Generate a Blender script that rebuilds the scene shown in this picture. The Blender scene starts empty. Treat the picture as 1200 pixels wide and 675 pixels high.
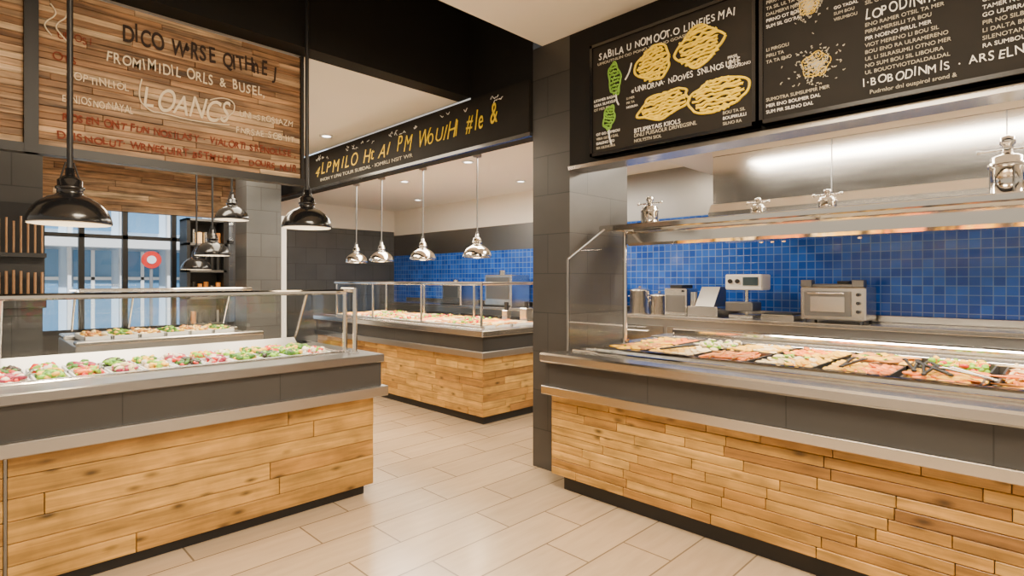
import bpy, math, random
from mathutils import Vector, Matrix
random.seed(7)
R = random.random
def U(a,b): return a+(b-a)*random.random()

# ------------------------------------------------------------------ materials
MATS={}
def newmat(name):
    m=bpy.data.materials.new(name); m.use_nodes=True
    nt=m.node_tree; b=nt.nodes['Principled BSDF']; MATS[name]=m
    return m,nt,b
def simple(name,col,rough=.5,metal=0.,var=.12,nscale=6.,emit=None,es=0.,coat=0.,bump=0.,spec=.5):
    m,nt,b=newmat(name)
    tc=nt.nodes.new('ShaderNodeTexCoord'); n=nt.nodes.new('ShaderNodeTexNoise')
    n.inputs['Scale'].default_value=nscale; n.inputs['Detail'].default_value=4
    nt.links.new(tc.outputs['Object'],n.inputs['Vector'])
    at=nt.nodes.new('ShaderNodeAttribute'); at.attribute_name='tone'
    ad=nt.nodes.new('ShaderNodeMath'); ad.operation='ADD'
    nt.links.new(n.outputs['Fac'],ad.inputs[0]); nt.links.new(at.outputs['Fac'],ad.inputs[1])
    mr=nt.nodes.new('ShaderNodeMapRange'); mr.inputs['From Min'].default_value=.2; mr.inputs['From Max'].default_value=1.6
    mr.inputs['To Min'].default_value=1-var; mr.inputs['To Max'].default_value=1+var
    nt.links.new(ad.outputs[0],mr.inputs['Value'])
    hs=nt.nodes.new('ShaderNodeHueSaturation'); hs.inputs['Color'].default_value=(*col,1)
    nt.links.new(mr.outputs['Result'],hs.inputs['Value'])
    nt.links.new(hs.outputs['Color'],b.inputs['Base Color'])
    b.inputs['Roughness'].default_value=rough; b.inputs['Metallic'].default_value=metal; b.inputs['Specular IOR Level'].default_value=spec
    if coat: b.inputs['Coat Weight'].default_value=coat
    if emit:
        b.inputs['Emission Color'].default_value=(*emit,1); b.inputs['Emission Strength'].default_value=es
    if bump:
        bp=nt.nodes.new('ShaderNodeBump'); bp.inputs['Strength'].default_value=bump; bp.inputs['Distance'].default_value=.01
        nt.links.new(n.outputs['Fac'],bp.inputs['Height']); nt.links.new(bp.outputs['Normal'],b.inputs['Normal'])
    return m
def steel(name,col=(.68,.65,.60),r0=.20,r1=.27,sc=(1.5,1.5,70)):
    m,nt,b=newmat(name)
    tc=nt.nodes.new('ShaderNodeTexCoord'); mp=nt.nodes.new('ShaderNodeMapping'); mp.inputs['Scale'].default_value=sc
    n=nt.nodes.new('ShaderNodeTexNoise'); n.inputs['Scale'].default_value=2; n.inputs['Detail'].default_value=3
    mr=nt.nodes.new('ShaderNodeMapRange'); mr.inputs['To Min'].default_value=r0; mr.inputs['To Max'].default_value=r1
    L=nt.links.new
    L(tc.outputs['Object'],mp.inputs['Vector']); L(mp.outputs[0],n.inputs['Vector']); L(n.outputs['Fac'],mr.inputs['Value'])
    L(mr.outputs['Result'],b.inputs['Roughness'])
    b.inputs['Base Color'].default_value=(*col,1); b.inputs['Metallic'].default_value=1
    return m
def tile(name,c1,c2,mortar,bw,rh,ms=.004,rough=.3,floor=False,offset=.5,noise=.15,freq=2,bump=.25):
    m,nt,b=newmat(name); L=nt.links.new
    tc=nt.nodes.new('ShaderNodeTexCoord'); sp=nt.nodes.new('ShaderNodeSeparateXYZ'); L(tc.outputs['Object'],sp.inputs[0])
    cb=nt.nodes.new('ShaderNodeCombineXYZ')
    if floor:
        L(sp.outputs['X'],cb.inputs['X']); L(sp.outputs['Y'],cb.inputs['Y'])
    else:
        ad=nt.nodes.new('ShaderNodeMath'); L(sp.outputs['X'],ad.inputs[0]); L(sp.outputs['Y'],ad.inputs[1])
        L(ad.outputs[0],cb.inputs['X']); L(sp.outputs['Z'],cb.inputs['Y'])
    br=nt.nodes.new('ShaderNodeTexBrick'); L(cb.outputs[0],br.inputs['Vector'])
    br.offset=offset; br.offset_frequency=freq
    br.inputs['Color1'].default_value=(*c1,1); br.inputs['Color2'].default_value=(*c2,1); br.inputs['Mortar'].default_value=(*mortar,1)
    br.inputs['Scale'].default_value=1; br.inputs['Brick Width'].default_value=bw; br.inputs['Row Height'].default_value=rh
    br.inputs['Mortar Size'].default_value=ms; br.inputs['Mortar Smooth'].default_value=.1
    n=nt.nodes.new('ShaderNodeTexNoise'); n.inputs['Scale'].default_value=3; n.inputs['Detail'].default_value=8
    if floor:
        mp=nt.nodes.new('ShaderNodeMapping'); mp.inputs['Scale'].default_value=(1,7,1); L(cb.outputs[0],mp.inputs['Vector']); L(mp.outputs[0],n.inputs['Vector'])
    else: L(cb.outputs[0],n.inputs['Vector'])
    mr=nt.nodes.new('ShaderNodeMapRange'); mr.inputs['To Min'].default_value=1-noise; mr.inputs['To Max'].default_value=1+noise
    L(n.outputs['Fac'],mr.inputs['Value'])
    hs=nt.nodes.new('ShaderNodeHueSaturation'); L(br.outputs['Color'],hs.inputs['Color']); L(mr.outputs['Result'],hs.inputs['Value'])
    L(hs.outputs['Color'],b.inputs['Base Color'])
    b.inputs['Roughness'].default_value=rough
    bp=nt.nodes.new('ShaderNodeBump'); bp.inputs['Strength'].default_value=bump; bp.inputs['Distance'].default_value=.004; bp.invert=True
    L(br.outputs['Fac'],bp.inputs['Height']); L(bp.outputs['Normal'],b.inputs['Normal'])
    return m
def wood(name,axis,stops,rough=.45,knots=True,lo=.6,hi=1.25):
    m,nt,b=newmat(name); L=nt.links.new
    tc=nt.nodes.new('ShaderNodeTexCoord'); at=nt.nodes.new('ShaderNodeAttribute'); at.attribute_name='tone'
    mu=nt.nodes.new('ShaderNodeMath'); mu.operation='MULTIPLY'; mu.inputs[1].default_value=37; L(at.outputs['Fac'],mu.inputs[0])
    va=nt.nodes.new('ShaderNodeVectorMath'); L(tc.outputs['Object'],va.inputs[0]); L(mu.outputs[0],va.inputs[1])
    mp=nt.nodes.new('ShaderNodeMapping'); s=[22,22,22]; s[axis]=1.3; mp.inputs['Scale'].default_value=s; L(va.outputs[0],mp.inputs['Vector'])
    n=nt.nodes.new('ShaderNodeTexNoise'); n.inputs['Scale'].default_value=1.6; n.inputs['Detail'].default_value=9; n.inputs['Distortion'].default_value=.8
    L(mp.outputs[0],n.inputs['Vector'])
    cr=nt.nodes.new('ShaderNodeValToRGB'); e=cr.color_ramp.elements
    while len(e)<len(stops): e.new(.5)
    for i,(p,c) in enumerate(stops): e[i].position=p; e[i].color=(*c,1)
    L(at.outputs['Fac'],cr.inputs['Fac'])
    mr=nt.nodes.new('ShaderNodeMapRange'); mr.inputs['From Min'].default_value=.3; mr.inputs['From Max'].default_value=.7
    mr.inputs['To Min'].default_value=lo; mr.inputs['To Max'].default_value=hi; L(n.outputs['Fac'],mr.inputs['Value'])
    hs=nt.nodes.new('ShaderNodeHueSaturation'); L(cr.outputs[0],hs.inputs['Color']); L(mr.outputs['Result'],hs.inputs['Value'])
    out=hs.outputs['Color']
    n3=nt.nodes.new('ShaderNodeTexNoise'); n3.inputs['Scale'].default_value=5; n3.inputs['Detail'].default_value=4; L(va.outputs[0],n3.inputs['Vector'])
    m3=nt.nodes.new('ShaderNodeMapRange'); m3.inputs['From Min'].default_value=.3; m3.inputs['From Max'].default_value=.7; m3.inputs['To Min'].default_value=.68; m3.inputs['To Max'].default_value=1.2; L(n3.outputs['Fac'],m3.inputs['Value'])
    h3=nt.nodes.new('ShaderNodeHueSaturation'); L(out,h3.inputs['Color']); L(m3.outputs['Result'],h3.inputs['Value']); out=h3.outputs['Color']
    if knots:
        mp2=nt.nodes.new('ShaderNodeMapping'); s=[11,11,11]; s[axis]=4.5; mp2.inputs['Scale'].default_value=s; L(va.outputs[0],mp2.inputs['Vector'])
        vo=nt.nodes.new('ShaderNodeTexVoronoi'); vo.inputs['Scale'].default_value=1; L(mp2.outputs[0],vo.inputs['Vector'])
        kr=nt.nodes.new('ShaderNodeMapRange'); kr.inputs['From Min'].default_value=.05; kr.inputs['From Max'].default_value=.22
        kr.inputs['To Min'].default_value=.22; kr.inputs['To Max'].default_value=1; L(vo.outputs['Distance'],kr.inputs['Value'])
        h2=nt.nodes.new('ShaderNodeHueSaturation'); L(out,h2.inputs['Color']); L(kr.outputs['Result'],h2.inputs['Value']); out=h2.outputs['Color']
    L(out,b.inputs['Base Color']); b.inputs['Roughness'].default_value=rough
    bp=nt.nodes.new('ShaderNodeBump'); bp.inputs['Strength'].default_value=.25; bp.inputs['Distance'].default_value=.004
    L(n.outputs['Fac'],bp.inputs['Height']); L(bp.outputs['Normal'],b.inputs['Normal'])
    return m
def glass(name,tint=(.985,.995,.99),refl=.6):
    m=bpy.data.materials.new(name); m.use_nodes=True; MATS[name]=m
    nt=m.node_tree; nt.nodes.clear(); L=nt.links.new
    o=nt.nodes.new('ShaderNodeOutputMaterial'); t=nt.nodes.new('ShaderNodeBsdfTransparent'); g=nt.nodes.new('ShaderNodeBsdfGlossy')
    t.inputs[0].default_value=(*tint,1); g.inputs['Roughness'].default_value=.02
    f=nt.nodes.new('ShaderNodeLayerWeight'); f.inputs['Blend'].default_value=.5
    p=nt.nodes.new('ShaderNodeMath'); p.operation='POWER'; p.inputs[1].default_value=4.5; L(f.outputs['Facing'],p.inputs[0])
    mu=nt.nodes.new('ShaderNodeMath'); mu.operation='MULTIPLY_ADD'; mu.inputs[1].default_value=refl; mu.inputs[2].default_value=.03; L(p.outputs[0],mu.inputs[0])
    mx=nt.nodes.new('ShaderNodeMixShader'); L(mu.outputs[0],mx.inputs[0]); L(t.outputs[0],mx.inputs[1]); L(g.outputs[0],mx.inputs[2]); L(mx.outputs[0],o.inputs[0])
    return m

HONEY=[(0,(.60,.345,.085)),(.35,(.51,.275,.060)),(.7,(.42,.21,.043)),(.93,(.31,.145,.032)),(1,(.20,.10,.035))]
RECL=[(0,(.60,.43,.26)),(.3,(.37,.205,.095)),(.55,(.24,.12,.05)),(.8,(.46,.29,.16)),(1,(.15,.075,.035))]
wood('wood_x',0,HONEY); wood('wood_y',1,HONEY); wood('wood_sign',0,RECL,rough=.6,knots=False,lo=.25,hi=1.6)
steel('steel'); steel('steel_soft',(.48,.465,.445),.3,.38)
steel('chrome',(.78,.74,.68),.08,.12); steel('steel_dark',(.27,.265,.26),.32,.4); steel('hood_steel',(.72,.69,.64),.13,.2,(1,1,8)); steel('ledge_steel',(.34,.335,.33),.25,.33)
simple('black',(.012,.012,.013),.45); simple('black_gloss',(.010,.010,.011),.2,coat=.3)
simple('black_matt',(.011,.010,.009),.75,spec=.2)
simple('white_ceiling',(.82,.77,.69),.7,var=.03,nscale=2); simple('panel_white',(.68,.65,.60),.35,var=.03)
simple('white',(.82,.82,.8),.4,var=.04); simple('grey',(.2,.2,.2),.5); simple('inner_white',(.85,.83,.78),.4,var=.03)
simple('chalkboard',(.011,.009,.007),.7,var=.6,nscale=5,spec=.2)
simple('chalk',(.80,.78,.72),.9,var=.1); simple('chalk_dim',(.50,.46,.36),.9,var=.2)
simple('chalk_yellow',(.95,.66,.01),.9,var=.3,nscale=30); simple('chalk_gold',(.80,.54,.05),.9,var=.25,nscale=30); simple('chalk_green',(.22,.45,.05),.9,var=.3)
simple('paint_brown',(.025,.010,.005),.7); simple('paint_cream',(.90,.76,.54),.8); simple('paint_red',(.22,.035,.012),.8)
simple('bamboo',(.40,.22,.11),.5)
tile('dark_tile',(.050,.047,.044),(.040,.039,.038),(.018,.018,.018),.62,.31,.004,.38,noise=.25)
tile('grey_tile',(.085,.088,.09),(.07,.073,.076),(.035,.035,.035),.4,.3,.004,.3,noise=.25)
tile('band_tile',(.046,.044,.042),(.040,.039,.038),(.02,.02,.02),.8,.5,.003,.35,noise=.2)
tile('blue_tile',(.008,.055,.36),(.020,.11,.54),(.12,.22,.48),.085,.085,.004,.12,offset=0,noise=.4)
tile('floor_tile',(.53,.395,.255),(.45,.335,.215),(.20,.145,.09),.9,.3,.005,.2,floor=True,offset=.36,noise=.2)
glass('glass'); glass('glass_soft',refl=.4); glass('glass_window',(.96,.98,1.),.3)
simple('bulb',(1,.9,.7),.3,emit=(1,.78,.5),es=24); simple('led',(1,1,1),.3,emit=(1,.95,.85),es=10)
simple('led_strip',(1,1,1),.3,emit=(1,.94,.82),es=6)
# foods
simple('cheese',(.90,.50,.02),.45,nscale=30,var=.3); simple('salmon',(.88,.22,.015),.4,nscale=40,var=.35,coat=.3)
simple('cream',(.85,.66,.34),.5,nscale=30,var=.25); simple('tomato',(.68,.025,.01),.25,nscale=30,coat=.4)
simple('toast',(.50,.19,.03),.6,nscale=40,var=.45); simple('ham',(.80,.26,.12),.4,nscale=40,var=.25)
simple('lettuce',(.22,.46,.015),.5,nscale=40,var=.45); simple('spinach',(.05,.17,.012),.5,nscale=40,var=.4)
simple('beet',(.36,.015,.06),.35,nscale=30,coat=.3); simple('onion',(.82,.72,.56),.4,nscale=20); simple('olive',(.04,.03,.02),.25)
simple('ice',(.78,.82,.84),.3,nscale=40,var=.2,bump=.5)
simple('facade',(.62,.76,.90),.6,var=.05); simple('facade_glass',(.16,.34,.55),.15,.2); simple('pavement',(.4,.4,.4),.8); simple('red_sign',(.7,.03,.02),.4)
simple('amber_lit',(.8,.5,.2),.5,emit=(1,.6,.25),es=1.2); simple('screen',(.05,.08,.1),.2)

# ------------------------------------------------------------------ mesh builder
class B:
    def __init__(s): s.v=[]; s.f=[]; s.m=[]; s.t=[]; s.names=[]; s.sm=[]
    def mi(s,n):
        if n not in s.names: s.names.append(n)
        return s.names.index(n)
    def add(s,vs,fs,mat,tone=None,smooth=False):
        o=len(s.v); s.v+= [tuple(v) for v in vs]; k=s.mi(mat); t=R() if tone is None else tone
        for f in fs: s.f.append([i+o for i in f]); s.m.append(k); s.t.append(t); s.sm.append(smooth)
    def box(s,x0,x1,y0,y1,z0,z1,mat,tone=None,bev=0.):
        if x1<x0:x0,x1=x1,x0
        if y1<y0:y0,y1=y1,y0
        if z1<z0:z0,z1=z1,z0
        if bev<=0:
            vs=[(x,y,z) for z in (z0,z1) for y in (y0,y1) for x in (x0,x1)]
            s.add(vs,[(0,2,3,1),(4,5,7,6),(0,1,5,4),(2,6,7,3),(0,4,6,2),(1,3,7,5)],mat,tone); return
        e=min(bev,(x1-x0)*.45,(y1-y0)*.45,(z1-z0)*.45)
        c=((x0+x1)/2,(y0+y1)/2,(z0+z1)/2); h=((x1-x0)/2,(y1-y0)/2,(z1-z0)/2)
        vs=[];idx={}
        for sx in(-1,1):
            for sy in(-1,1):
                for sz in(-1,1):
                    for a in range(3):
                        p=[c[0]+sx*h[0],c[1]+sy*h[1],c[2]+sz*h[2]]; sg=(sx,sy,sz)
                        for q in range(3):
                            if q!=a: p[q]-=sg[q]*e
                        idx[(sx,sy,sz,a)]=len(vs); vs.append(p)
        fs=[]
        for a in range(3):
            b_,c_=(a+1)%3,(a+2)%3
            for sg in(-1,1):
                l=[]
                for (u,w) in((-1,-1),(1,-1),(1,1),(-1,1)):
                    k=[0,0,0];k[a]=sg;k[b_]=u;k[c_]=w;l.append(idx[(*k,a)])
                if sg<0:l.reverse()
                fs.append(l)
            for u in(-1,1):
                for w in(-1,1):
                    k1=[0,0,0];k1[a]=-1;k1[b_]=u;k1[c_]=w;k2=list(k1);k2[a]=1
                    l=[idx[(*k1,b_)],idx[(*k2,b_)],idx[(*k2,c_)],idx[(*k1,c_)]]
                    if u*w<0:l.reverse()
                    fs.append(l)
        for sx in(-1,1):
            for sy in(-1,1):
                for sz in(-1,1):
                    l=[idx[(sx,sy,sz,0)],idx[(sx,sy,sz,1)],idx[(sx,sy,sz,2)]]
                    if sx*sy*sz<0:l.reverse()
                    fs.append(l)
        s.add(vs,fs,mat,tone)
    def prism(s,pts,axis,a0,a1,mat,tone=None):
        def P(p,a):
            if axis==0:return(a,p[0],p[1])
            if axis==1:return(p[0],a,p[1])
            return(p[0],p[1],a)
        n=len(pts); vs=[P(p,a0) for p in pts]+[P(p,a1) for p in pts]
        fs=[list(range(n))[::-1],list(range(n,2*n))]+[(i,(i+1)%n,n+(i+1)%n,n+i) for i in range(n)]
        s.add(vs,fs,mat,tone)
    def cyl(s,p0,p1,r,mat,n=12,tone=None,r1=None):
        p0=Vector(p0);p1=Vector(p1);d=(p1-p0).normalized(); u=d.orthogonal().normalized(); w=d.cross(u); r1=r if r1 is None else r1
        vs=[];
        for p,rr in((p0,r),(p1,r1)):
            for i in range(n):
                t=2*math.pi*i/n; vs.append(p+u*math.cos(t)*rr+w*math.sin(t)*rr)
        t=R() if tone is None else tone
        s.add(vs,[(i,(i+1)%n,n+(i+1)%n,n+i) for i in range(n)],mat,t,True)
        s.add(vs,[list(range(n))[::-1],list(range(n,2*n))],mat,t)
    def lathe(s,c,prof,mat,n=32,tone=None):
        vs=[];k=len(prof)
        for i in range(n):
            t=2*math.pi*i/n
            for r,z in prof: vs.append((c[0]+r*math.cos(t),c[1]+r*math.sin(t),c[2]+z))
        fs=[]
        for i in range(n):
            j=(i+1)%n
            for q in range(k-1): fs.append((i*k+q,j*k+q,j*k+q+1,i*k+q+1))
        s.add(vs,fs,mat,tone,True)
    def blob(s,c,sx,sy,sz,rot,mat,tone=None,tilt=0.,n=8,jag=0.1):
        M=Matrix.Translation(c)@Matrix.Rotation(rot,4,'Z')@Matrix.Rotation(tilt,4,'X')
        vs=[];
        rings=[(0.75,-.5),(1,0),(.8,.45)]
        jj=[1+U(-jag,jag) for _ in range(n)]
        for rr,z in rings:
            for i in range(n):
                t=2*math.pi*i/n; vs.append(M@Vector((sx*rr*jj[i]*math.cos(t),sy*rr*jj[i]*math.sin(t),sz*z)))
        vs.append(M@Vector((0,0,-.55*sz)));vs.append(M@Vector((0,0,.62*sz)))
        fs=[]
        for q in range(2):
            for i in range(n): j=(i+1)%n; fs.append((q*n+i,q*n+j,(q+1)*n+j,(q+1)*n+i))
        for i in range(n): j=(i+1)%n; fs.append((3*n,j,i)); fs.append((3*n+1,2*n+i,2*n+j))
        s.add(vs,fs,mat,tone,True)
    def build(s,name,parent=None):
        me=bpy.data.meshes.new(name); me.from_pydata(s.v,[],s.f)
        for n in s.names: me.materials.append(MATS[n])
        me.polygons.foreach_set('material_index',s.m); me.polygons.foreach_set('use_smooth',s.sm)
        a=me.attributes.new('tone','FLOAT','FACE'); a.data.foreach_set('value',s.t)
        me.update()
        o=bpy.data.objects.new(name,me); bpy.context.scene.collection.objects.link(o)
        if parent: o.parent=parent
        return o
def empty(name):
    o=bpy.data.objects.new(name,None); o.empty_display_size=.1; bpy.context.scene.collection.objects.link(o); return o
def text(s,org,size,mat,parent,plane,off=0.,sx=1.,rot=0.,shear=0.,sp=1.):
    c=bpy.data.curves.new('lettering','FONT'); c.body=s; c.size=size; c.extrude=.0012; c.offset=off; c.shear=shear; c.space_character=sp
    c.materials.append(MATS[mat]); o=bpy.data.objects.new('lettering',c); bpy.context.scene.collection.objects.link(o)
    if plane=='x': M=Matrix(((0,0,-1),(-1,0,0),(0,1,0)))
    else: M=Matrix(((1,0,0),(0,0,-1),(0,1,0)))
    o.matrix_world=Matrix.Translation(org)@M.to_4x4()@Matrix.Rotation(rot,4,'Z')@Matrix.Diagonal((sx,1,1,1))
    o.parent=parent; return o
CW={}
for ch in "IJil.,·•'1": CW[ch]=.34
for ch in "MW": CW[ch]=.92
for ch in "#&@": CW[ch]=.8
CW[' ']=.42
for ch in "ELFTj=": CW[ch]=.56
for ch in "CODGQN": CW[ch]=.76
def wobble(s,org,size,mat,parent,plane,wid,off=0.,shear=0.,amp=.10):
    # hand lettering: every letter its own size, tilt and baseline, fitted to a given width
    ws_=[CW.get(c,.66) for c in s]; tot=sum(ws_)*size*.95; f=wid/tot; d=0.; fc=min(1.15,f)
    for ch,w in zip(s,ws_):
        if ch!=' ':
            k=U(1-amp,1+amp*1.6); dz=U(-.07,.07)*size
            p=(org[0],org[1]-d,org[2]+dz) if plane=='x' else (org[0]+d,org[1],org[2]+dz)
            text(ch,p,size*k,mat,parent,plane,off=off,sx=fc*U(.88,.98)/k,rot=U(-.09,.09),shear=shear+U(-.1,.1))
        d+=w*size*.95*f
def strokes(name,lines,r,mat,parent):
    c=bpy.data.curves.new(name,'CURVE'); c.dimensions='3D'; c.bevel_depth=r; c.bevel_resolution=1
    for pts in lines:
        s=c.splines.new('NURBS'); s.points.add(len(pts)-1)
        for i,p in enumerate(pts): s.points[i].co=(*p,1)
        s.use_endpoint_u=True; s.order_u=3
    c.materials.append(MATS[mat]); o=bpy.data.objects.new(name,c); bpy.context.scene.collection.objects.link(o); o.parent=parent; return o

def planks(b,plane,fixed,u0,u1,z0,z1,rows,lmin,lmax,mat,th=.02,full=False,ragged=.002,g=.0018):
    h=(z1-z0)/rows; z=z0
    for r in range(rows):
        u=u0-(0 if full else U(0,lmax*.6))
        while u<u1-.001:
            l=U(lmin,lmax); a=max(u,u0); e=min(u+l,u1)
            if u1-e<.08: e=u1
            if e-a>.01:
                d=U(-ragged,ragged); t=min(1,max(0,random.betavariate(1.3,1.7)))
                if plane=='x': b.box(fixed+d,fixed+th,a+g,e-g,z+g,z+h-g,mat,t,.0025)
                else: b.box(a+g,e-g,fixed+d,fixed+th,z+g,z+h-g,mat,t,.0025)
            u=e if e==u1 else u+l
        z+=h

# ------------------------------------------------------------------ room shell
def shell(name,boxes):
    b=B()
    for bx in boxes: b.box(*bx)
    return b.build(name)
shell('floor',[(-4,7,-4,9.0,-.1,0,'floor_tile')])
shell('ceiling',[(-4,3.3,-4,2.96,3.36,3.46,'white_ceiling')])
shell('ceiling_recess',[(-4,3.3,2.86,3.83,3.9,4.0,'black_matt'),(-4,3.3,2.86,2.96,3.46,3.9,'black_matt')])
shell('bulkhead_black',[(-4,3.3,3.83,4.0,3.15,3.9,'black_matt')])
shell('ceiling_servery',[(-4,3.3,4.0,9.1,3.15,3.25,'white_ceiling')])
shell('ceiling_island',[(3.42,6.6,3.0,10.2,2.93,3.05,'white_ceiling')])
shell('ceiling_kitchen',[(3.46,6.6,-4,3.0,2.75,2.87,'panel_white')])
shell('wall_menu',[(3.3,3.45,-4,2.68,2.36,3.36,'black_matt')])
b=B(); b.box(3.28,3.47,-4,2.68,2.33,2.358,'steel'); b.build('trim_1')
shell('wall_upper',[(3.3,3.42,3.06,3.83,3.13,3.9,'black_matt')])
shell('column',[(3.3,4.08,2.68,3.06,0,3.36,'dark_tile')])
shell('wall_blue',[(6.5,6.6,-4,10,0,2.0,'blue_tile'),(6.5,6.6,-4,4.6,2.0,2.3,'blue_tile'),
   (6.5,6.6,4.6,10,2.0,2.42,'steel_dark'),(6.5,6.6,4.6,10,2.42,2.93,'white_ceiling'),(6.5,6.6,-4,4.6,2.3,2.93,'steel_dark')])
shell('wall_back',[(3.06,6.5,10,10.1,0,2.5,'grey_tile'),(3.06,6.5,9.98,10.1,2.5,2.93,'white_ceiling')])
shell('wall_left',[(-1.5,.45,5.3,5.45,0,3.15,'dark_tile')])
shell('pier',[(2.62,3.06,7.4,7.8,0,3.15,'grey_tile')])
shell('trim_3',[(3.065,3.13,7.4,7.8,0,2.35,'white')])
b=B(); b.box(-1,3.4,9.0,9.1,0,.8,'dark_tile'); b.build('wall_window')
b=B(); planks(b,'y',8.97,-1,3.06,2.42,3.15,9,.5,1.4,'wood_sign',.12); b.build('trim_window_header')
b=B()
for x in (-.9,.35,1.15,1.62,2.2,2.9): b.box(x-.03,x+.03,9.0,9.08,.8,2.42,'black')
b.box(-1,3.0,9.0,9.08,.8,.86,'black'); b.box(-1,3.0,9.0,9.08,2.05,2.1,'black'); b.box(-1,3.0,9.03,9.04,.86,2.42,'glass_window')
b.build('window_1')
# outside
b=B(); b.box(-6,12,9.1,16,-.12,-.02,'pavement'); b.build('pavement')
b=B()
b.box(-3,10,14,14.3,-.02,5,'facade')
for i in range(14):
    x=-2.6+i*.85; b.box(x,x+.62,13.95,14,.5,2.1,'facade_glass'); b.box(x,x+.62,13.95,14,2.5,3.9,'facade_glass'); b.box(x-.1,x-.04,13.85,14,-.02,4.2,'white')
    b.box(x+.28,x+.34,13.92,13.97,.5,2.1,'white'); b.box(x,x+.62,13.92,13.97,1.5,1.56,'white')
b.box(-3,10,13.5,14,2.15,2.35,'white')
b.build('shop_facade')
b=B(); b.cyl((2.75,12.9,-.02),(2.75,12.9,1.75),.03,'grey'); b.cyl((2.75,12.86,1.9),(2.75,12.9,1.9),.17,'red_sign',24); b.cyl((2.75,12.85,1.9),(2.75,12.862,1.9),.08,'white',24); b.build('round_street_sign')

# soffit chalkboard above island
so=empty('chalkboard_soffit')
b=B(); b.box(3.3,3.42,3.06,9.9,2.66,3.13,'black_matt'); b.box(3.27,3.3,3.08,9.4,2.69,3.12,'chalkboard')
b.box(3.262,3.3,3.06,9.4,2.66,2.69,'black_gloss'); b.build('panel',so)
wobble("4LPMILO HtAI",(3.266,6.85,2.83),.20,'chalk_gold',so,'x',1.75,off=-.001,shear=.3)
wobble("PM WoUIHI",(3.266,4.98,2.83),.21,'chalk_yellow',so,'x',1.02,off=-.002,shear=.3)
wobble("#le &",(3.266,3.86,2.84),.23,'chalk_yellow',so,'x',.44,shear=.25)
text("INOH Y LPAI TOUR SUBDAL · IOMRLI NSIT WR",(3.266,6.7,2.745),.055,'chalk_dim',so,'x',sx=1.75)
ls=[]
for k in range(30):
    y0=U(3.3,6.9); z0=U(3.02,3.07); ls.append([(3.264,y0-i*.012,z0+U(-.02,.02)) for i in range(5)])
strokes('scribble',ls,.003,'chalk',so)

# ------------------------------------------------------------------ menu boards
def board(y1,y0):
    e=empty('menu_board'); b=B()
    b.box(3.22,3.295,y0,y1,2.38,3.17,'chalkboard')
    for (a,c,d,f) in((y0,y1,2.38,2.40),(y0,y1,3.15,3.17),(y0,y0+.02,2.38,3.17),(y1-.02,y1,2.38,3.17)): b.box(3.205,3.295,a,c,d,f,'black_gloss')
    b.build('panel',e); return e
X=3.217
m1=board(2.42,1.255); m2=board(1.235,-.05); m3=board(-.07,-1.3)
wobble("SABILA U NOMOOT.O LINEIESMAI",(X,2.35,3.05),.066,'chalk',m1,'x',.98)
wobble("«UNRORNA· NDOVES SNLNOSUME",(X,2.08,2.755),.05,'chalk',m1,'x',.74)
text("UMOUTNLIN OD PONO VRSMNO GOASEUFORS",(X,2.36,3.015),.026,'chalk_dim',m1,'x',sx=1.4)
for k,(s_,z) in enumerate([("BTLIPIRTAIS KIIOLS",2.485),("DNLI PUISAOLR DRIVEGSINL",2.455),("NOLYSTN SIOL",2.42)]):
    text(s_,(X,2.06,z),.04-.005*k,'chalk' if k<1 else 'chalk_dim',m1,'x')
def scribshape(cy,cz,w,h,mat,parent,rot=0,dens=9,lobes=3,r=.008):
    pts=[]; n=26
    rr=[1+.12*math.sin(lobes*t*2*math.pi/n+cy*9)+U(-.07,.07) for t in range(n)]
    P=lambda u,v:(X-.001,cy-(u*math.cos(rot)-v*math.sin(rot)),cz+u*math.sin(rot)+v*math.cos(rot))
    for i in range(n+1):
        t=2*math.pi*i/n; pts.append(P(w*rr[i%n]*math.cos(t),h*rr[i%n]*math.sin(t)))
    L=[pts]
    for k in range(dens):
        v=-h+2*h*(k+.5)/dens; ww=w*math.sqrt(max(.05,1-(v/h)**2))*U(.8,1.02)
        L.append([P(-ww+2*ww*i/16,v+U(-.8,.8)*h/dens) for i in range(17)])
    strokes('chalk_drawing',L,r,mat,parent)
scribshape(1.915,2.91,.125,.108,'chalk_yellow',m1,.15,11,3,.0085)
scribshape(1.60,2.93,.145,.115,'chalk_yellow',m1,.1,11,4,.0085)
scribshape(1.84,2.625,.18,.078,'chalk_yellow',m1,.12,8,5,.0085)
scribshape(1.48,2.605,.17,.10,'chalk_yellow',m1,.0,10,2,.0085)
scribshape(2.215,2.89,.048,.11,'chalk_green',m1,.1,9,5,.0055); scribshape(2.26,2.63,.045,.08,'chalk_green',m1,-.2,8,5,.0055)
strokes('chalk_drawing',[[(X,2.2,2.8),(X,2.21,2.74),(X,2.18,2.70)],[(X,2.26,2.56),(X,2.27,2.5),(X,2.24,2.44)],[(X,2.13,2.86),(X,2.09,2.9),(X,2.08,2.96)]],.005,'chalk',m1)
def lines(y,z,wid,n,size,parent,dz,mat='chalk_dim'):
    sy=["NO","LI","RA","SUM","OT","DAL","PIR","ENO","TA","BOU","SIL","MER","VI","UL","GO"]
    for i in range(n):
        s_=""
        while len(s_)*size*.62<wid*U(.75,1.): s_+=random.choice(sy)+(" " if R()<.5 else "")
        text(s_,(X,y,z-i*dz),size,mat if R()<.7 else 'chalk',parent,'x')
lines(2.37,2.52,.2,4,.026,m1,.032); lines(1.45,2.48,.15,3,.026,m1,.032)
lines(2.39,2.76,.2,3,.026,m1,.032); lines(1.42,2.8,.1,3,.024,m1,.03); lines(2.12,2.72,.08,3,.022,m1,.03)
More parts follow.
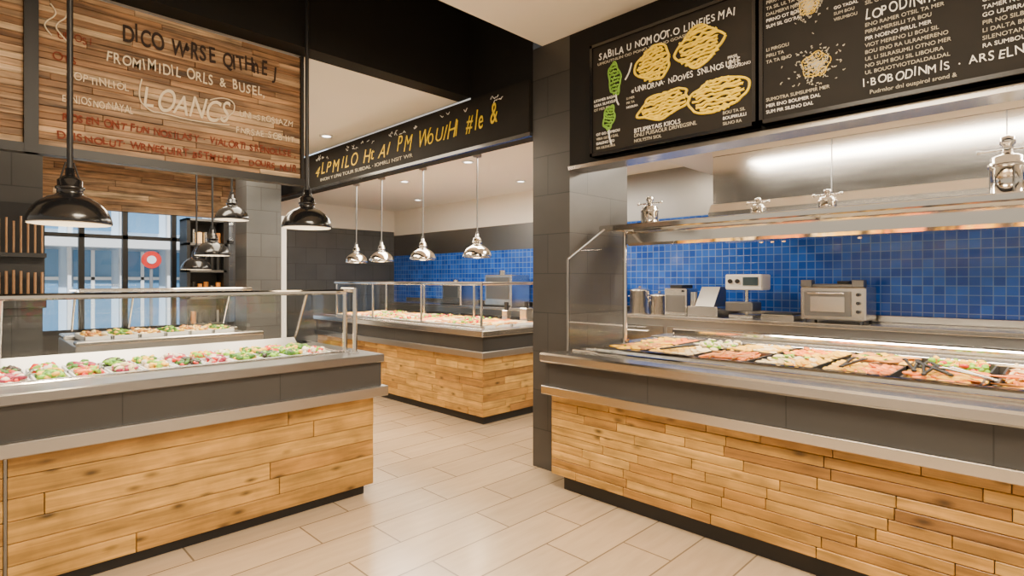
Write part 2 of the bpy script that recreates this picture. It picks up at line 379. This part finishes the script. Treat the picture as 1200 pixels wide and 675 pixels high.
wobble("LOPODINIRTAL",(X,.72,2.80),.07,'chalk',m2,'x',.38); wobble("I·BOBODINMIS · ARSELNG &",(X,.73,2.465),.058,'chalk',m2,'x',.70)
text("Pudrnlor dnl ouspirol srond &",(X,.70,2.425),.028,'chalk_dim',m2,'x')
lines(.72,2.765,.38,8,.026,m2,.034); lines(.27,2.80,.24,9,.026,m2,.034); lines(.72,3.08,.38,7,.027,m2,.034); lines(.27,3.1,.24,8,.027,m2,.034)
lines(1.20,2.78,.14,3,.026,m2,.034); lines(1.20,3.08,.2,6,.026,m2,.034); lines(1.20,2.50,.34,3,.026,m2,.034); lines(.86,2.9,.1,3,.022,m2,.03)
for (cy,cz,rad) in((.945,2.64,.13),(.98,2.96,.09)):
    L=[]
    for k in range(260):
        t=U(0,6.28); r0=abs(random.gauss(0,.45))*rad; L.append([(X,cy+r0*math.cos(t)+U(-.008,.008),cz+r0*math.sin(t)+U(-.008,.008)) for q in range(4)])
    strokes('chalk_drawing',L,.0018,'chalk_dim',m2)
    scribshape(cy,cz,rad*.5,rad*.5,'chalk_gold',m2,.3,7,5,.0022)
lines(-.15,2.95,.9,9,.035,m3,.055)

# ------------------------------------------------------------------ wooden sign
ws=empty('wooden_sign'); b=B()
planks(b,'y',3.99,.32,1.79,2.24,3.13,24,.25,.9,'wood_sign',.03,ragged=.003,g=.0008)
planks(b,'y',3.99,.02,.26,2.24,3.13,24,.35,1.2,'wood_sign',.03,ragged=.003,g=.0008)
b.box(-.4,1.83,3.965,4.02,2.19,2.24,'black'); b.box(.26,.32,3.96,4.02,2.19,3.14,'black'); b.box(1.79,1.81,3.97,4.02,2.19,3.14,'black'); b.box(-.02,.02,3.97,4.02,2.19,3.14,'black')
b.box(-.4,1.83,4.02,4.04,2.19,3.14,'black')
b.build('panel',ws)
Y=3.983
wobble("DICO W•RSE QITHnE J",(.70,Y,2.93),.135,'paint_brown',ws,'y',.92,off=.0025)
wobble("FROMIMIDIL ORLS & BUSEL,",(.62,Y,2.785),.09,'paint_cream',ws,'y',.92,off=.001)
wobble("LOANCS",(.80,Y,2.555),.19,'paint_cream',ws,'y',.52,shear=.3,off=.001)
wobble("SOPTINLIOL",(.44,Y,2.63),.06,'paint_cream',ws,'y',.30); wobble("UNI=SROSIAZM",(1.36,Y,2.61),.06,'paint_cream',ws,'y',.38)
wobble("EENIOSNOINAYAL",(.42,Y,2.50),.06,'paint_cream',ws,'y',.34); wobble("FNRSAE SOB IIT",(1.34,Y,2.50),.06,'paint_cream',ws,'y',.40)
wobble("ROSEN ONT FUN NOSILASY · VIALORTI SRENOLLSE ,",(.42,Y,2.395),.06,'paint_red',ws,'y',1.34,off=.001)
wobble("DEISNOLUT· WRNESUIRT BSTMLUSA · DOURS NLIR",(.40,Y,2.29),.06,'paint_red',ws,'y',1.36,off=.001)
wobble("UMOSI",(.40,Y,2.85),.06,'paint_red',ws,'y',.16); wobble("OTS",(.38,Y,2.72),.06,'paint_red',ws,'y',.12)
L=[]
for k in range(2):
    L.append([(.37+.03*math.sin(i*1.3+k)+.05*k,Y,3.03-.035*i-.02*k) for i in range(6)])
L.append([(.8,Y,2.72),(.77,Y,2.6),(.85,Y,2.53),(.9,Y,2.54),(1.1,Y,2.52),(1.3,Y,2.54)]); L.append([(1.22,Y,2.56),(1.32,Y,2.6),(1.34,Y,2.70),(1.25,Y,2.72),(1.18,Y,2.68)])
strokes('flourish',L,.004,'paint_cream',ws)

# ------------------------------------------------------------------ counters
def food_pan(b,x0,x1,y0,y1,z,mats,n,kind='slice',pan='steel'):
    w=.009
    b.box(x0,x1,y0,y0+w,z-.07,z+.006,pan); b.box(x0,x1,y1-w,y1,z-.07,z+.006,pan); b.box(x0,x0+w,y0,y1,z-.07,z+.006,pan); b.box(x1-w,x1,y0,y1,z-.07,z+.006,pan)
    b.box(x0,x1,y0,y1,z-.08,z-.04,pan)
    m0=mats[0]; b.blob(((x0+x1)/2,(y0+y1)/2,z-.025),(x1-x0)*.48,(y1-y0)*.48,.05,0,m0,jag=.03,n=12)
    if kind=='rows':
        nx=max(2,int((x1-x0)/.075)); ny=max(2,int((y1-y0)/.05))
        for i in range(nx):
            for j in range(ny):
                m=mats[(j*2//ny)%len(mats)] if R()<.8 else random.choice(mats)
                b.blob((x0+(i+.5)*(x1-x0)/nx+U(-.008,.008),y0+(j+.5)*(y1-y0)/ny+U(-.006,.006),z+.002+U(-.004,.01)),.045,.026,.012,U(-.25,.25),m,tilt=.35+U(-.15,.15),n=8)
        return
    for i in range(n):
        m=random.choice(mats); x=U(x0+.03,x1-.03); y=U(y0+.03,y1-.03); zz=z-.015+U(0,.03)
        if kind=='slice': b.blob((x,y,zz),U(.03,.06),U(.018,.032),U(.008,.018),U(-.5,.5)+1.2,m,tilt=U(-.5,.5))
        elif kind=='chunk': b.blob((x,y,zz+.01),U(.014,.028),U(.012,.020),U(.012,.026),U(0,3),m,tilt=U(-1,1),n=6,jag=.25)
        elif kind=='strip': b.blob((x,y,zz),U(.05,.10),U(.008,.014),U(.008,.014),U(-.35,.35)+math.pi*.5*(R()<.25),m,tilt=U(-.4,.4),n=8)
        elif kind=='wedge': b.blob((x,y,zz),U(.04,.075),U(.03,.05),U(.012,.022),U(0,3),m,tilt=U(-.35,.35),n=5,jag=.2)
def tongs(b,x,y,z,a,l=.26,mat='black'):
    d=Vector((math.cos(a),math.sin(a),0)); n=Vector((-d.y,d.x,0))
    for s in(-1,1):
        p=Vector((x,y,z)); q=p+d*l+n*s*.03+Vector((0,0,.02)); b.cyl(p,q,.008,mat,6); b.blob(q,.035,.016,.008,a,mat)
    b.blob((x,y,z),.02,.014,.012,a,mat)

# ---- right counter
rc=empty('serving_counter')
b=B(); Y0,Y1=-1.6,2.66
b.box(3.09,4.62,Y0+.1,2.56,0,.11,'black'); 
b.box(3.04,4.7,Y0,2.62,.11,.70,'black')
b.box(2.985,4.72,Y0,2.645,.745,.92,'band_tile')
b.box(2.955,4.72,Y0,2.665,.69,.748,'steel',bev=.004)
b.build('carcass',rc)
b=B(); planks(b,'x',3.02,Y0,2.62,.115,.69,10,.22,.7,'wood_y',.03); b.box(3.03,3.06,2.60,2.625,.115,.69,'wood_y',.4); b.build('cladding',rc)
b=B()
b.box(2.93,3.02,Y0,2.665,.92,.985,'steel',bev=.012); b.box(3.0,3.46,Y0,2.665,.93,.972,'steel',bev=.004)
b.box(3.22,3.26,Y0,2.60,.97,.988,'chrome',bev=.008); b.box(3.42,3.47,Y0,2.60,.96,.995,'chrome',bev=.012)
b.box(4.44,4.75,Y0,2.665,.92,1.0,'steel',bev=.005); b.box(3.4,4.5,2.52,2.665,.92,.985,'steel',bev=.004)
b.box(4.70,4.75,Y0,2.6,1.0,1.05,'chrome',bev=.01)
b.box(3.4,4.5,Y0,2.55,.80,.86,'steel'); b.build('worktop',rc)
b=B()
y=2.50; k=0
FR=[(['cheese','toast'],'wedge'),(['cream','cheese'],'rows'),(['toast','salmon'],'strip'),(['cheese','cream'],'rows'),(['salmon','cheese'],'rows'),(['cheese','salmon'],'slice'),(['cheese','salmon','toast'],'strip'),(['salmon','tomato'],'rows')]
BK=[(['salmon','cheese'],'rows'),(['cream','onion','lettuce'],'chunk'),(['cheese','cream'],'wedge'),(['cheese','salmon'],'rows'),(['cheese','toast'],'wedge'),(['lettuce','cheese','tomato'],'chunk'),(['salmon','cream'],'strip'),(['cheese','cream'],'rows')]
while y>Y0+.3:
    w=.33
    for q,(x0,x1) in enumerate(((3.49,3.93),(3.975,4.42))):
        s_=(FR if q==0 else BK)[k%8]
        food_pan(b,x0,x1,y-w,y,.988,s_[0],90,s_[1],'steel_dark')
        if k%3==q:
            for t_ in range(8): b.blob((U(x0+.05,x1-.05),U(y-w+.05,y-.05),1.008),.022,.014,.006,U(0,3),random.choice(['lettuce','spinach']),tilt=U(-.5,.5),jag=.3)
    if k in(1,4,5): tongs(b,3.52,y-w*.3,1.015,U(-.5,.6))
    y-=w+.045; k+=1
tongs(b,3.55,.42,1.02,.5,.3); tongs(b,3.60,.58,1.02,.2,.3); tongs(b,3.52,.25,1.02,.9,.25,'steel')
b.build('food_trays',rc)
# sneeze guard
b=B(); yg=2.57
pts=[(3.14,.985),(3.14,1.65),(3.60,1.90),(4.2,1.90),(4.2,.985)]
b.add([(p[0],yg,p[1]) for p in pts],[(0,1,2,3,4)],'glass'); b.build('end_glass',rc)
b=B()
for p,q in zip(pts[:3],pts[1:4]): b.cyl((p[0],yg,p[1]),(q[0],yg,q[1]),.008,'steel_dark',8)
b.cyl((3.88,yg,.98),(3.88,yg,1.92),.018,'chrome'); b.cyl((3.88,yg,.98),(3.88,yg,1.02),.035,'chrome')
b.cyl((3.88,-1.4,.98),(3.88,-1.4,1.92),.02,'chrome')
b.box(3.585,3.62,-1.5,2.62,1.88,1.925,'chrome',bev=.008)
b.cyl((4.25,-1.5,1.905),(4.25,2.62,1.905),.016,'chrome',14)
for yy in(2.57,-1.4): b.cyl((3.6,yy,1.905),(4.25,yy,1.905),.014,'chrome')
b.box(3.78,4.04,-1.4,2.5,1.77,1.90,'chrome',bev=.02)
for yy in(1.1,-.3,2.45): b.box(3.6,4.25,yy-.012,yy+.012,1.885,1.90,'steel')
b.build('guard_frame',rc)
b=B(); b.add([(3.6,-1.5,1.914),(4.25,-1.5,1.914),(4.25,2.6,1.914),(3.6,2.6,1.914)],[(0,1,2,3)],'glass'); b.build('shelf_glass',rc)
def warmer(y,r=.05,h=.3):
    b=B(); x=3.98; z=1.917
    b.lathe((x,y,z),[(0,0),(r*1.2,0),(r*1.2,.012),(r*.95,.02),(r*.95,h*.5),(r*1.1,h*.51),(r*1.1,h*.57),(r*.95,h*.58),(r*.95,h*.66),(r*.6,h*.70),(r*.3,h*.72),(r*.3,h*.84),(r*.45,h*.86),(r*.45,h*.96),(0,h)],'chrome',20)
    for a in range(4): b.cyl((x+r*1.02*math.cos(a*1.57+.4),y+r*1.02*math.sin(a*1.57+.4),z),(x+r*1.02*math.cos(a*1.57+.4),y+r*1.02*math.sin(a*1.57+.4),z+h*.55),.004,'steel_dark',6)
    b.cyl((x,y-r*1.6,z+h*.78),(x,y+r*1.6,z+h*.78),.005,'chrome',8)
    for sgn in(-1,1): b.blob((x,y+sgn*r*1.6,z+h*.78),.010,.010,.02,0,'chrome')
    b.build('heat_lamp',rc)
warmer(2.40,.065,.26); warmer(1.54,.045,.16); warmer(1.1,.05,.17); warmer(.23,.075,.36)
b=B()
for yy in(1.62,1.54,1.46,.98): b.cyl((4.25,yy,1.80),(4.25,yy,1.90),.012,'chrome',8); b.blob((4.25,yy,1.79),.018,.018,.03,0,'chrome')
b.build('hooks',rc)

# ---- left counter
lc=empty('serving_counter')
b=B(); X0,X1=-1.3,2.10
b.box(X0,2.03,3.505,4.5,0,.07,'black'); b.box(X0,2.05,3.46,4.56,.07,.69,'black')
b.box(X0,2.105,3.40,4.6,.76,.93,'band_tile'); b.box(X0,2.14,3.36,4.64,.695,.762,'steel_soft',bev=.004)
b.build('carcass',lc)
b=B(); planks(b,'y',3.44,.166,2.07,.075,.695,6,1.3,2.4,'wood_x',.03); planks(b,'y',3.44,X0,.155,.075,.695,6,1.3,2.4,'wood_x',.03)
b.box(.155,.166,3.436,3.46,.075,.695,'steel_dark'); b.box(2.045,2.072,3.45,4.56,.075,.695,'wood_y',.5); b.build('cladding',lc)
b=B()
b.box(X0,2.115,3.37,3.62,.93,.985,'ledge_steel',bev=.006); b.box(1.93,2.115,3.6,4.62,.93,.985,'ledge_steel',bev=.006); b.box(X0,2.1,4.40,4.62,.93,.985,'steel',bev=.005)
b.box(X0,1.95,3.61,3.65,.95,.996,'steel',bev=.006); b.box(1.92,1.95,3.63,4.4,.95,.996,'steel',bev=.006)
b.box(X0,1.94,3.62,4.38,.86,.90,'steel_soft'); b.prism([(4.26,.95),(4.40,1.04),(4.42,1.04),(4.42,.9),(4.26,.9)],0,X0,1.92,'steel_soft')
b.build('worktop',lc)
b=B()
LS=[['tomato','onion','lettuce'],['lettuce','spinach','cheese'],['spinach','lettuce','olive'],['cheese','lettuce','spinach'],['beet','tomato','onion'],['olive','tomato','spinach'],['cheese','lettuce','onion'],['spinach','beet','cream'],['tomato','salmon','lettuce'],['lettuce','spinach','cheese'],['onion','beet','tomato'],['cheese','tomato','lettuce']]
x=1.89;k=0
while x>-.9:
    w=.15
    food_pan(b,x-w,x,3.70,3.95,.985,LS[k%len(LS)],75,'chunk','white')
    food_pan(b,x-w,x,3.975,4.22,.985,LS[(k*5+3)%len(LS)],75,'chunk','white')
    x-=w+.012;k+=1
b.box(-1.2,1.9,3.66,4.25,.90,.93,'ice'); b.build('food_trays',lc)
b=B()
for xx in(1.6,1.1,.55,.25): b.cyl((xx,3.70,1.02),(xx+.05,4.0,1.01),.006,'steel',6); b.blob((xx+.055,4.03,1.005),.02,.03,.01,0,'steel')
b.build('serving_spoons',lc)
def lowguard(e,x0,x1,y0,y1,ys,zt):
    b=B()
    b.add([(x0,y0,1.0),(x1,y0,1.0),(x1,y0,zt),(x0,y0,zt)],[(0,1,2,3)],'glass_soft')
    b.add([(x0,y0,zt+.016),(x1,y0,zt+.016),(x1,y1,zt+.016),(x0,y1,zt+.016)],[(0,1,2,3)],'glass')
    b.add([(x0,y1,zt),(x1,y1,zt),(x1,ys,1.0),(x0,ys,1.0)],[(0,1,2,3)],'glass_soft')
    b.add([(x1,y0,1.0),(x1,y0,zt),(x1,y1,zt),(x1,ys,1.0)],[(0,1,2,3)],'glass_soft'); b.build('guard_glass',e)
    b=B()
    b.box(x0,x1+.02,y0-.022,y0+.022,zt-.012,zt+.022,'chrome',bev=.01); b.cyl((x0,y1,zt),(x1,y1,zt),.012,'chrome')
    b.box(x0,x1,y0+.03,y0+.07,zt-.01,zt+.008,'led_strip'); b.box(x0,x1,y1-.06,y1-.03,zt-.008,zt+.006,'led_strip')
    for xx in(x1,(x0+x1)/2-.2,x0+.05):
        b.cyl((xx,y1,zt),(xx,ys,1.0),.010,'chrome',8); b.cyl((xx,y0,zt),(xx,y1,zt),.01,'chrome',8)
    b.build('guard_frame',e); return
lowguard(lc,-1.2,1.96,3.66,4.24,4.48,1.41)
b=B()
for yy in(3.52,3.66): b.cyl((1.97,yy,.98),(1.97,yy,1.44),.016,'chrome',14); b.cyl((1.97,yy,.98),(1.97,yy,1.0),.03,'chrome',14)
b.cyl((1.97,3.52,1.43),(1.97,3.70,1.43),.016,'chrome',14); b.cyl((-1.1,3.66,.98),(-1.1,3.66,1.41),.016,'chrome')
b.build('guard_posts',lc)

# ---- island counter
ic=empty('serving_counter')
b=B(); IX0,IX1,IY0,IY1=3.81,5.15,4.23,7.9
b.box(IX0+.06,IX1,IY0+.06,IY1,0,.09,'black'); b.box(IX0+.02,IX1,IY0+.02,IY1,.09,.70,'black')
b.box(IX0-.02,IX1,IY0-.02,IY1,.76,.92,'band_tile'); b.box(IX0-.05,IX1,IY0-.05,IY1,.70,.765,'steel_soft',bev=.004)
b.build('carcass',ic)
b=B(); planks(b,'x',IX0,IY0,IY1,.09,.70,8,.25,.8,'wood_y',.03); planks(b,'y',IY0,IX0,IX1,.09,.70,8,.25,.8,'wood_x',.03); b.build('cladding',ic)
b=B(); b.box(IX0-.07,3.98,IY0-.07,IY1,.92,.985,'steel',bev=.008); b.box(3.95,IX1,IY0-.07,4.40,.92,.985,'steel',bev=.008); b.box(4.85,IX1,IY0,IY1,.92,.985,'steel',bev=.008)
b.box(3.95,4.9,4.3,IY1,.84,.88,'steel'); b.box(3.93,3.98,4.38,IY1,.96,1.0,'chrome',bev=.01)
b.build('worktop',ic)
b=B(); y=4.42;k=0
while y<7.6:
    for(x0,x1)in((3.99,4.4),(4.43,4.84)):
        s_=[(['cheese','toast','cream'],'wedge'),(['tomato','cheese','lettuce'],'chunk'),(['toast','cream'],'rows'),(['salmon','cheese'],'rows'),(['lettuce','cream','tomato'],'chunk')][(k+2*(x0>4.2))%5]
        food_pan(b,x0,x1,y,y+.33,1.0,s_[0],60,s_[1],'white')
    y+=.36;k+=1
b.build('food_trays',ic)
b=B(); zt=1.46
b.add([(3.96,4.42,1.0),(3.96,7.6,1.0),(3.96,7.6,zt-.02),(3.96,4.42,zt-.02)],[(0,1,2,3)],'glass_soft'); b.add([(3.96,4.42,zt+.014),(4.8,4.42,zt+.014),(4.8,7.6,zt+.014),(3.96,7.6,zt+.014)],[(0,1,2,3)],'glass'); b.add([(3.96,4.42,1.0),(4.8,4.42,1.0),(4.8,4.42,zt),(3.96,4.42,zt)],[(0,1,2,3)],'glass_soft')
b.build('guard_glass',ic)
b=B()
b.box(3.94,3.98,4.40,7.65,zt-.02,zt+.02,'chrome',bev=.01); b.cyl((4.8,4.4,zt),(4.8,7.65,zt),.016,'chrome'); b.cyl((3.96,4.42,zt),(4.8,4.42,zt),.016,'chrome')
b.box(4.02,4.07,4.45,7.6,zt-.012,zt+.006,'led_strip')
for yy in(4.42,5.5,6.6,7.6):
    b.cyl((4.8,yy,.98),(4.8,yy,zt),.016,'chrome'); b.cyl((3.96,yy,.98),(3.96,yy,zt),.014,'chrome')
b.build('guard_frame',ic)
b=B()
for (x,y,s) in((4.88,4.3,1),(4.95,4.7,1.2),(5.0,5.1,.9)): b.box(x,x+.1*s,y,y+.1*s,.985,.985+.14*s,'steel',bev=.01); b.cyl((x+.05*s,y+.05*s,.985+.14*s),(x+.05*s,y+.05*s,1.17+.05*s),.03,'black')
b.build('sauce_dispensers',ic)

# ---- rear counter seen through left guard
cc=empty('serving_counter')
b=B(); b.box(.8,2.2,6.05,7.0,0,.1,'black'); b.box(.75,2.24,6.0,7.05,.1,.72,'wood_x',.3); b.box(.72,2.28,5.96,7.08,.72,.93,'steel_soft',bev=.005)
b.box(.72,2.28,5.95,6.1,.93,.97,'steel',bev=.01); b.box(.72,2.28,6.7,7.08,.93,.97,'steel',bev=.01); b.build('carcass',cc)
b=B(); x=.8;k=0
while x<2.05: food_pan(b,x,x+.2,6.12,6.68,.99,LS[(k*3)%len(LS)] if k%2 else ['cream','toast','cheese'],60,'chunk','white'); x+=.21;k+=1
b.build('food_trays',cc)
lowguard(cc,.76,2.2,6.12,6.7,6.95,1.40)

# ------------------------------------------------------------------ pendants
def pendant(x,y,z,ztop,r,shade,rod,rr,power=6):
    e=empty('pendant_lamp'); b=B(); k=r/.17
    prof=[(.17,0),(.172,.008),(.165,.035),(.15,.07),(.125,.10),(.09,.125),(.06,.138),(.052,.145),(.052,.165),(.058,.168),(.058,.178),(.05,.182),(.05,.21),(.035,.225),(.02,.235),(.018,.27),(0,.27)]
    b.lathe((x,y,z),[(a*k,c*k) for a,c in prof],shade,40)
    b.lathe((x,y,z),[((a-.006)*k,(c-.0035)*k) for a,c in prof[:8]]+[(0,.14*k)],'inner_white' if shade!='chrome' else 'chrome',40)
    b.build('shade',e)
    b=B(); b.cyl((x,y,z+.26*k),(x,y,ztop),rr,rod,10); b.cyl((x,y,ztop-.03),(x,y,ztop),.05,rod,16)
    for s in(-1,1): b.cyl((x+s*.05*k,y,z+.17*k),(x+s*.015*k,y,z+.30*k),.004,rod,6)
    b.build('rod',e)
    b=B(); b.lathe((x,y,z+.03*k),[(0,0),(.03*k,.012*k),(.042*k,.04*k),(.03*k,.075*k),(.02*k,.10*k)],'bulb',16); b.build('bulb',e)
    l=bpy.data.lights.new('lamp','SPOT'); l.energy=power*9; l.color=(1,.78,.50); l.spot_size=2.4; l.spot_blend=.6; l.shadow_soft_size=.05
    o=bpy.data.objects.new('lamp',l); o.location=(x,y,z-.01); bpy.context.scene.collection.objects.link(o); o.parent=e
pendant(.395,3.45,1.775,3.9,.17,'black_gloss','black',.013)
pendant(1.735,3.76,1.865,3.9,.165,'black_gloss','black',.013)
pendant(1.85,5.6,2.07,3.15,.15,'black_gloss','black',.01)
pendant(1.92,6.4,1.76,3.15,.17,'black_gloss','black',.01)
pendant(2.1,7.6,1.63,3.15,.17,'black_gloss','black',.01)
for y,z in((4.76,1.76),(5.8,1.76),(6.77,1.76),(7.46,1.76)): pendant(4.2,y,z,2.93,.165,'chrome','steel_dark',.009,power=5)

# ------------------------------------------------------------------ kitchen
kc=empty('kitchen_back_counter'); b=B()
b.box(5.95,6.49,-2.5,9.5,0,1.04,'steel_soft'); b.box(5.88,6.49,-2.5,9.5,1.04,1.08,'steel',bev=.006)
for i in range(12):
    y=-2.3+i*.95; b.box(5.935,5.95,y,y+.9,.12,.95,'steel'); b.cyl((5.92,y+.2,.88),(5.92,y+.7,.88),.008,'chrome',8)
b.build('cabinet',kc)
b=B(); b.box(6.465,6.499,-2.5,9.5,1.082,1.15,'steel',bev=.004); b.build('trim_2')
h=empty('exhaust_hood'); b=B()
b.box(5.2,6.48,-3.2,2.44,2.23,2.74,'hood_steel'); b.prism([(5.2,2.23),(5.14,2.15),(5.14,2.11),(6.48,2.11),(6.48,2.23)],1,-3.2,2.46,'hood_steel')
for y in(1.4,.3,-.8): b.box(5.192,5.2,y,y+.008,2.24,2.74,'steel_dark')
b.box(5.185,5.2,-3.2,2.44,2.69,2.74,'chrome')
b.build('canopy',h)
o=empty('toaster_oven'); b=B()
b.box(5.98,6.38,1.33,1.90,1.11,1.43,'steel',bev=.012); b.box(5.965,5.98,1.45,1.86,1.15,1.39,'steel_dark',bev=.004); b.box(5.95,5.965,1.5,1.8,1.19,1.34,'steel',bev=.003)
b.cyl((5.94,1.5,1.37),(5.94,1.82,1.37),.008,'chrome'); 
for z in(1.2,1.28,1.36): b.cyl((5.95,1.39,z),(5.98,1.39,z),.016,'black')
for x in(6.0,6.34):
    for y in(1.37,1.86): b.cyl((x,y,1.081),(x,y,1.12),.015,'black',8)
b.box(6.03,6.33,1.4,1.83,1.43,1.46,'steel_dark',bev=.006); b.box(6.1,6.2,1.5,1.6,1.46,1.49,'black')
for yy in(1.35,1.80): b.box(5.99,6.1,yy,yy+.1,1.43,1.50,'steel_dark',bev=.006)
b.build('body',o)
o=empty('cash_register'); b=B()
b.box(6.05,6.3,2.40,2.66,1.081,1.12,'steel',bev=.004); b.cyl((6.15,2.5,1.12),(6.15,2.5,1.40),.02,'steel'); b.box(6.05,6.3,2.30,2.70,1.39,1.56,'white',bev=.012)
b.box(6.04,6.052,2.34,2.50,1.44,1.53,'screen'); b.box(6.0,6.25,2.38,2.68,1.16,1.26,'steel_dark',bev=.01)
for yy in(2.56,2.64): b.cyl((6.035,yy,1.485),(6.05,yy,1.485),.025,'black')
b.build('body',o)
o=empty('bread_slicer'); b=B()
b.box(5.98,6.3,2.76,3.12,1.081,1.20,'steel',bev=.01); b.prism([(5.98,1.2),(6.3,1.2),(6.3,1.42),(6.15,1.42)],1,2.80,3.02,'steel_dark'); b.cyl((6.05,3.07,1.2),(6.05,3.07,1.36),.04,'chrome',16); b.box(6.0,6.3,3.14,3.42,1.081,1.40,'steel',bev=.01); b.box(5.99,6.0,3.16,3.40,1.12,1.32,'steel_dark'); b.box(6.02,6.28,3.2,3.36,1.40,1.44,'black',bev=.005); b.cyl((5.985,3.18,1.37),(6.0,3.18,1.37),.012,'black')
b.build('body',o)
o=empty('stock_pot'); b=B()
for (yy,r,hh) in((3.60,.11,.22),(3.88,.13,.28)):
    b.lathe((6.2,yy,1.081),[(0,0),(r,0),(r,hh),(r*1.06,hh),(r*1.06,hh+.012),(r*.7,hh+.03),(.02,hh+.04),(.02,hh+.06),(0,hh+.062)],'chrome',28)
    for s in(-1,1): b.cyl((6.2,yy+s*r,1.08+hh*.75),(6.2,yy+s*(r+.04),1.08+hh*.75),.008,'chrome',8)
b.build('body',o)
o=empty('pan_tray'); b=B(); b.box(5.97,6.33,1.96,2.28,1.081,1.14,'steel',bev=.006); b.box(5.99,6.31,1.98,2.26,1.14,1.155,'black',bev=.003); b.build('body',o)
for (y,w,hh) in((4.2,.5,.4),(5.1,.4,.3),(6.0,.6,.5),(7.2,.5,.35)):
    o=empty('coffee_machine'); b=B(); b.box(5.98,6.4,y,y+w,1.081,1.08+hh,'steel',bev=.015); b.box(5.965,5.98,y+.05,y+w-.05,1.2,1.04+hh,'steel_dark'); b.cyl((6.1,y+w/2,1.08+hh),(6.1,y+w/2,1.15+hh),.06,'chrome',16); b.box(5.9,5.98,y+.05,y+w-.05,1.081,1.11,'black'); b.build('body',o)

# utensil rack by dark wall at left
o=empty('utensil_rack'); b=B()
b.box(.0,.46,5.16,5.295,1.30,1.36,'black',bev=.004); b.box(.0,.46,5.16,5.295,1.66,1.69,'black'); b.box(.0,.46,5.28,5.295,1.3,2.05,'black')
x=.02
while x<.45:
    b.cyl((x,5.2,1.36),(x,5.2,1.56+U(-.01,.01)),.008,'bamboo',8); b.cyl((x,5.2,1.69),(x,5.2,1.93+U(-.02,.02)),.006,'bamboo',8); x+=.038
b.build('rack',o)
o=empty('drinks_shelf'); b=B()
b.box(2.1,2.58,8.3,8.34,0,2.3,'black'); b.box(2.1,2.14,8.0,8.3,0,2.3,'black'); b.box(2.54,2.58,8.0,8.3,0,2.3,'black')
for z in(.5,.9,1.25,1.6,1.95,2.27): b.box(2.1,2.58,8.0,8.3,z,z+.03,'steel_dark')
for z in(.93,1.28,1.63,1.98):
    for i in range(5): b.cyl((2.2+i*.075,8.1,z),(2.2+i*.075,8.1,z+U(.14,.2)),.03,random.choice(['amber_lit','toast','grey','steel','black']),10)
b.build('shelf',o)

# ------------------------------------------------------------------ ceiling lights
def downlight(x,y,z):
    e=empty('downlight'); b=B(); b.lathe((x,y,z-.012),[(.05,.0),(.075,0),(.078,.012),(.05,.012)],'white',24); b.lathe((x,y,z-.006),[(0,0),(.052,0)],'led',24); b.build('trim_ring',e)
for p in((4.38,5.13,2.93),(5.78,5.6,2.93),(5.83,8.2,2.93),(3.0,6.0,3.15),(1.2,5.0,3.15),(2.2,7.2,3.15),(2.0,1.0,3.36),(.5,.5,3.36),(2.2,-.8,3.36),(4.6,6.8,2.93)): downlight(*p)
def area(name,loc,sx,sy,e,col=(1,.83,.61)):
    l=bpy.data.lights.new(name,'AREA'); l.shape='RECTANGLE'; l.size=sx; l.size_y=sy; l.energy=e; l.color=col
    o=bpy.data.objects.new(name,l); o.location=loc; bpy.context.scene.collection.objects.link(o)
area('ceiling_light',(1.2,.9,3.33),1.2,1.2,230); area('ceiling_light',(1.6,-1.6,3.33),1.2,1.2,115)
area('ceiling_light',(.8,5.2,3.1),1.6,.6,85); area('ceiling_light',(2.3,6.2,3.1),.8,2.5,105)
area('ceiling_light',(4.6,6.0,2.88),.8,3,160,(1,.88,.72)); area('ceiling_light',(4.5,.6,2.7),.35,3.4,190,(1,.88,.72))
area('ceiling_light',(5.0,3.6,2.88),.6,.6,45)
area('case_light',(.6,3.95,1.39),2.4,.10,13,(1,.92,.8)); area('case_light',(3.91,.5,1.76),.1,3.6,26,(1,.84,.62)); area('case_light',(4.3,6.0,1.44),.1,3.0,16,(1,.86,.66))
l=bpy.data.lights.new('sun','SUN'); l.energy=9; l.angle=.02; o=bpy.data.objects.new('sun',l); o.rotation_euler=(math.radians(32),0,0); bpy.context.scene.collection.objects.link(o)
# world
w=bpy.data.worlds.new('world'); bpy.context.scene.world=w; w.use_nodes=True; nt=w.node_tree
bg=nt.nodes['Background']; bg.inputs['Strength'].default_value=.85
tc=nt.nodes.new('ShaderNodeTexCoord'); sp=nt.nodes.new('ShaderNodeSeparateXYZ'); cr=nt.nodes.new('ShaderNodeValToRGB')
nt.links.new(tc.outputs['Generated'],sp.inputs[0]); nt.links.new(sp.outputs['Z'],cr.inputs['Fac'])
cr.color_ramp.elements[0].color=(.88,.74,.56,1); cr.color_ramp.elements[1].color=(.75,.88,1,1); nt.links.new(cr.outputs[0],bg.inputs['Color'])

# ------------------------------------------------------------------ camera
c=bpy.data.cameras.new('camera'); c.lens=19.56; c.sensor_width=36; c.shift_y=-.0079; c.clip_start=.05
o=bpy.data.objects.new('camera',c); o.location=(0,0,1.5); o.rotation_euler=(math.pi/2,0,-math.pi/4)
bpy.context.scene.collection.objects.link(o); bpy.context.scene.camera=o
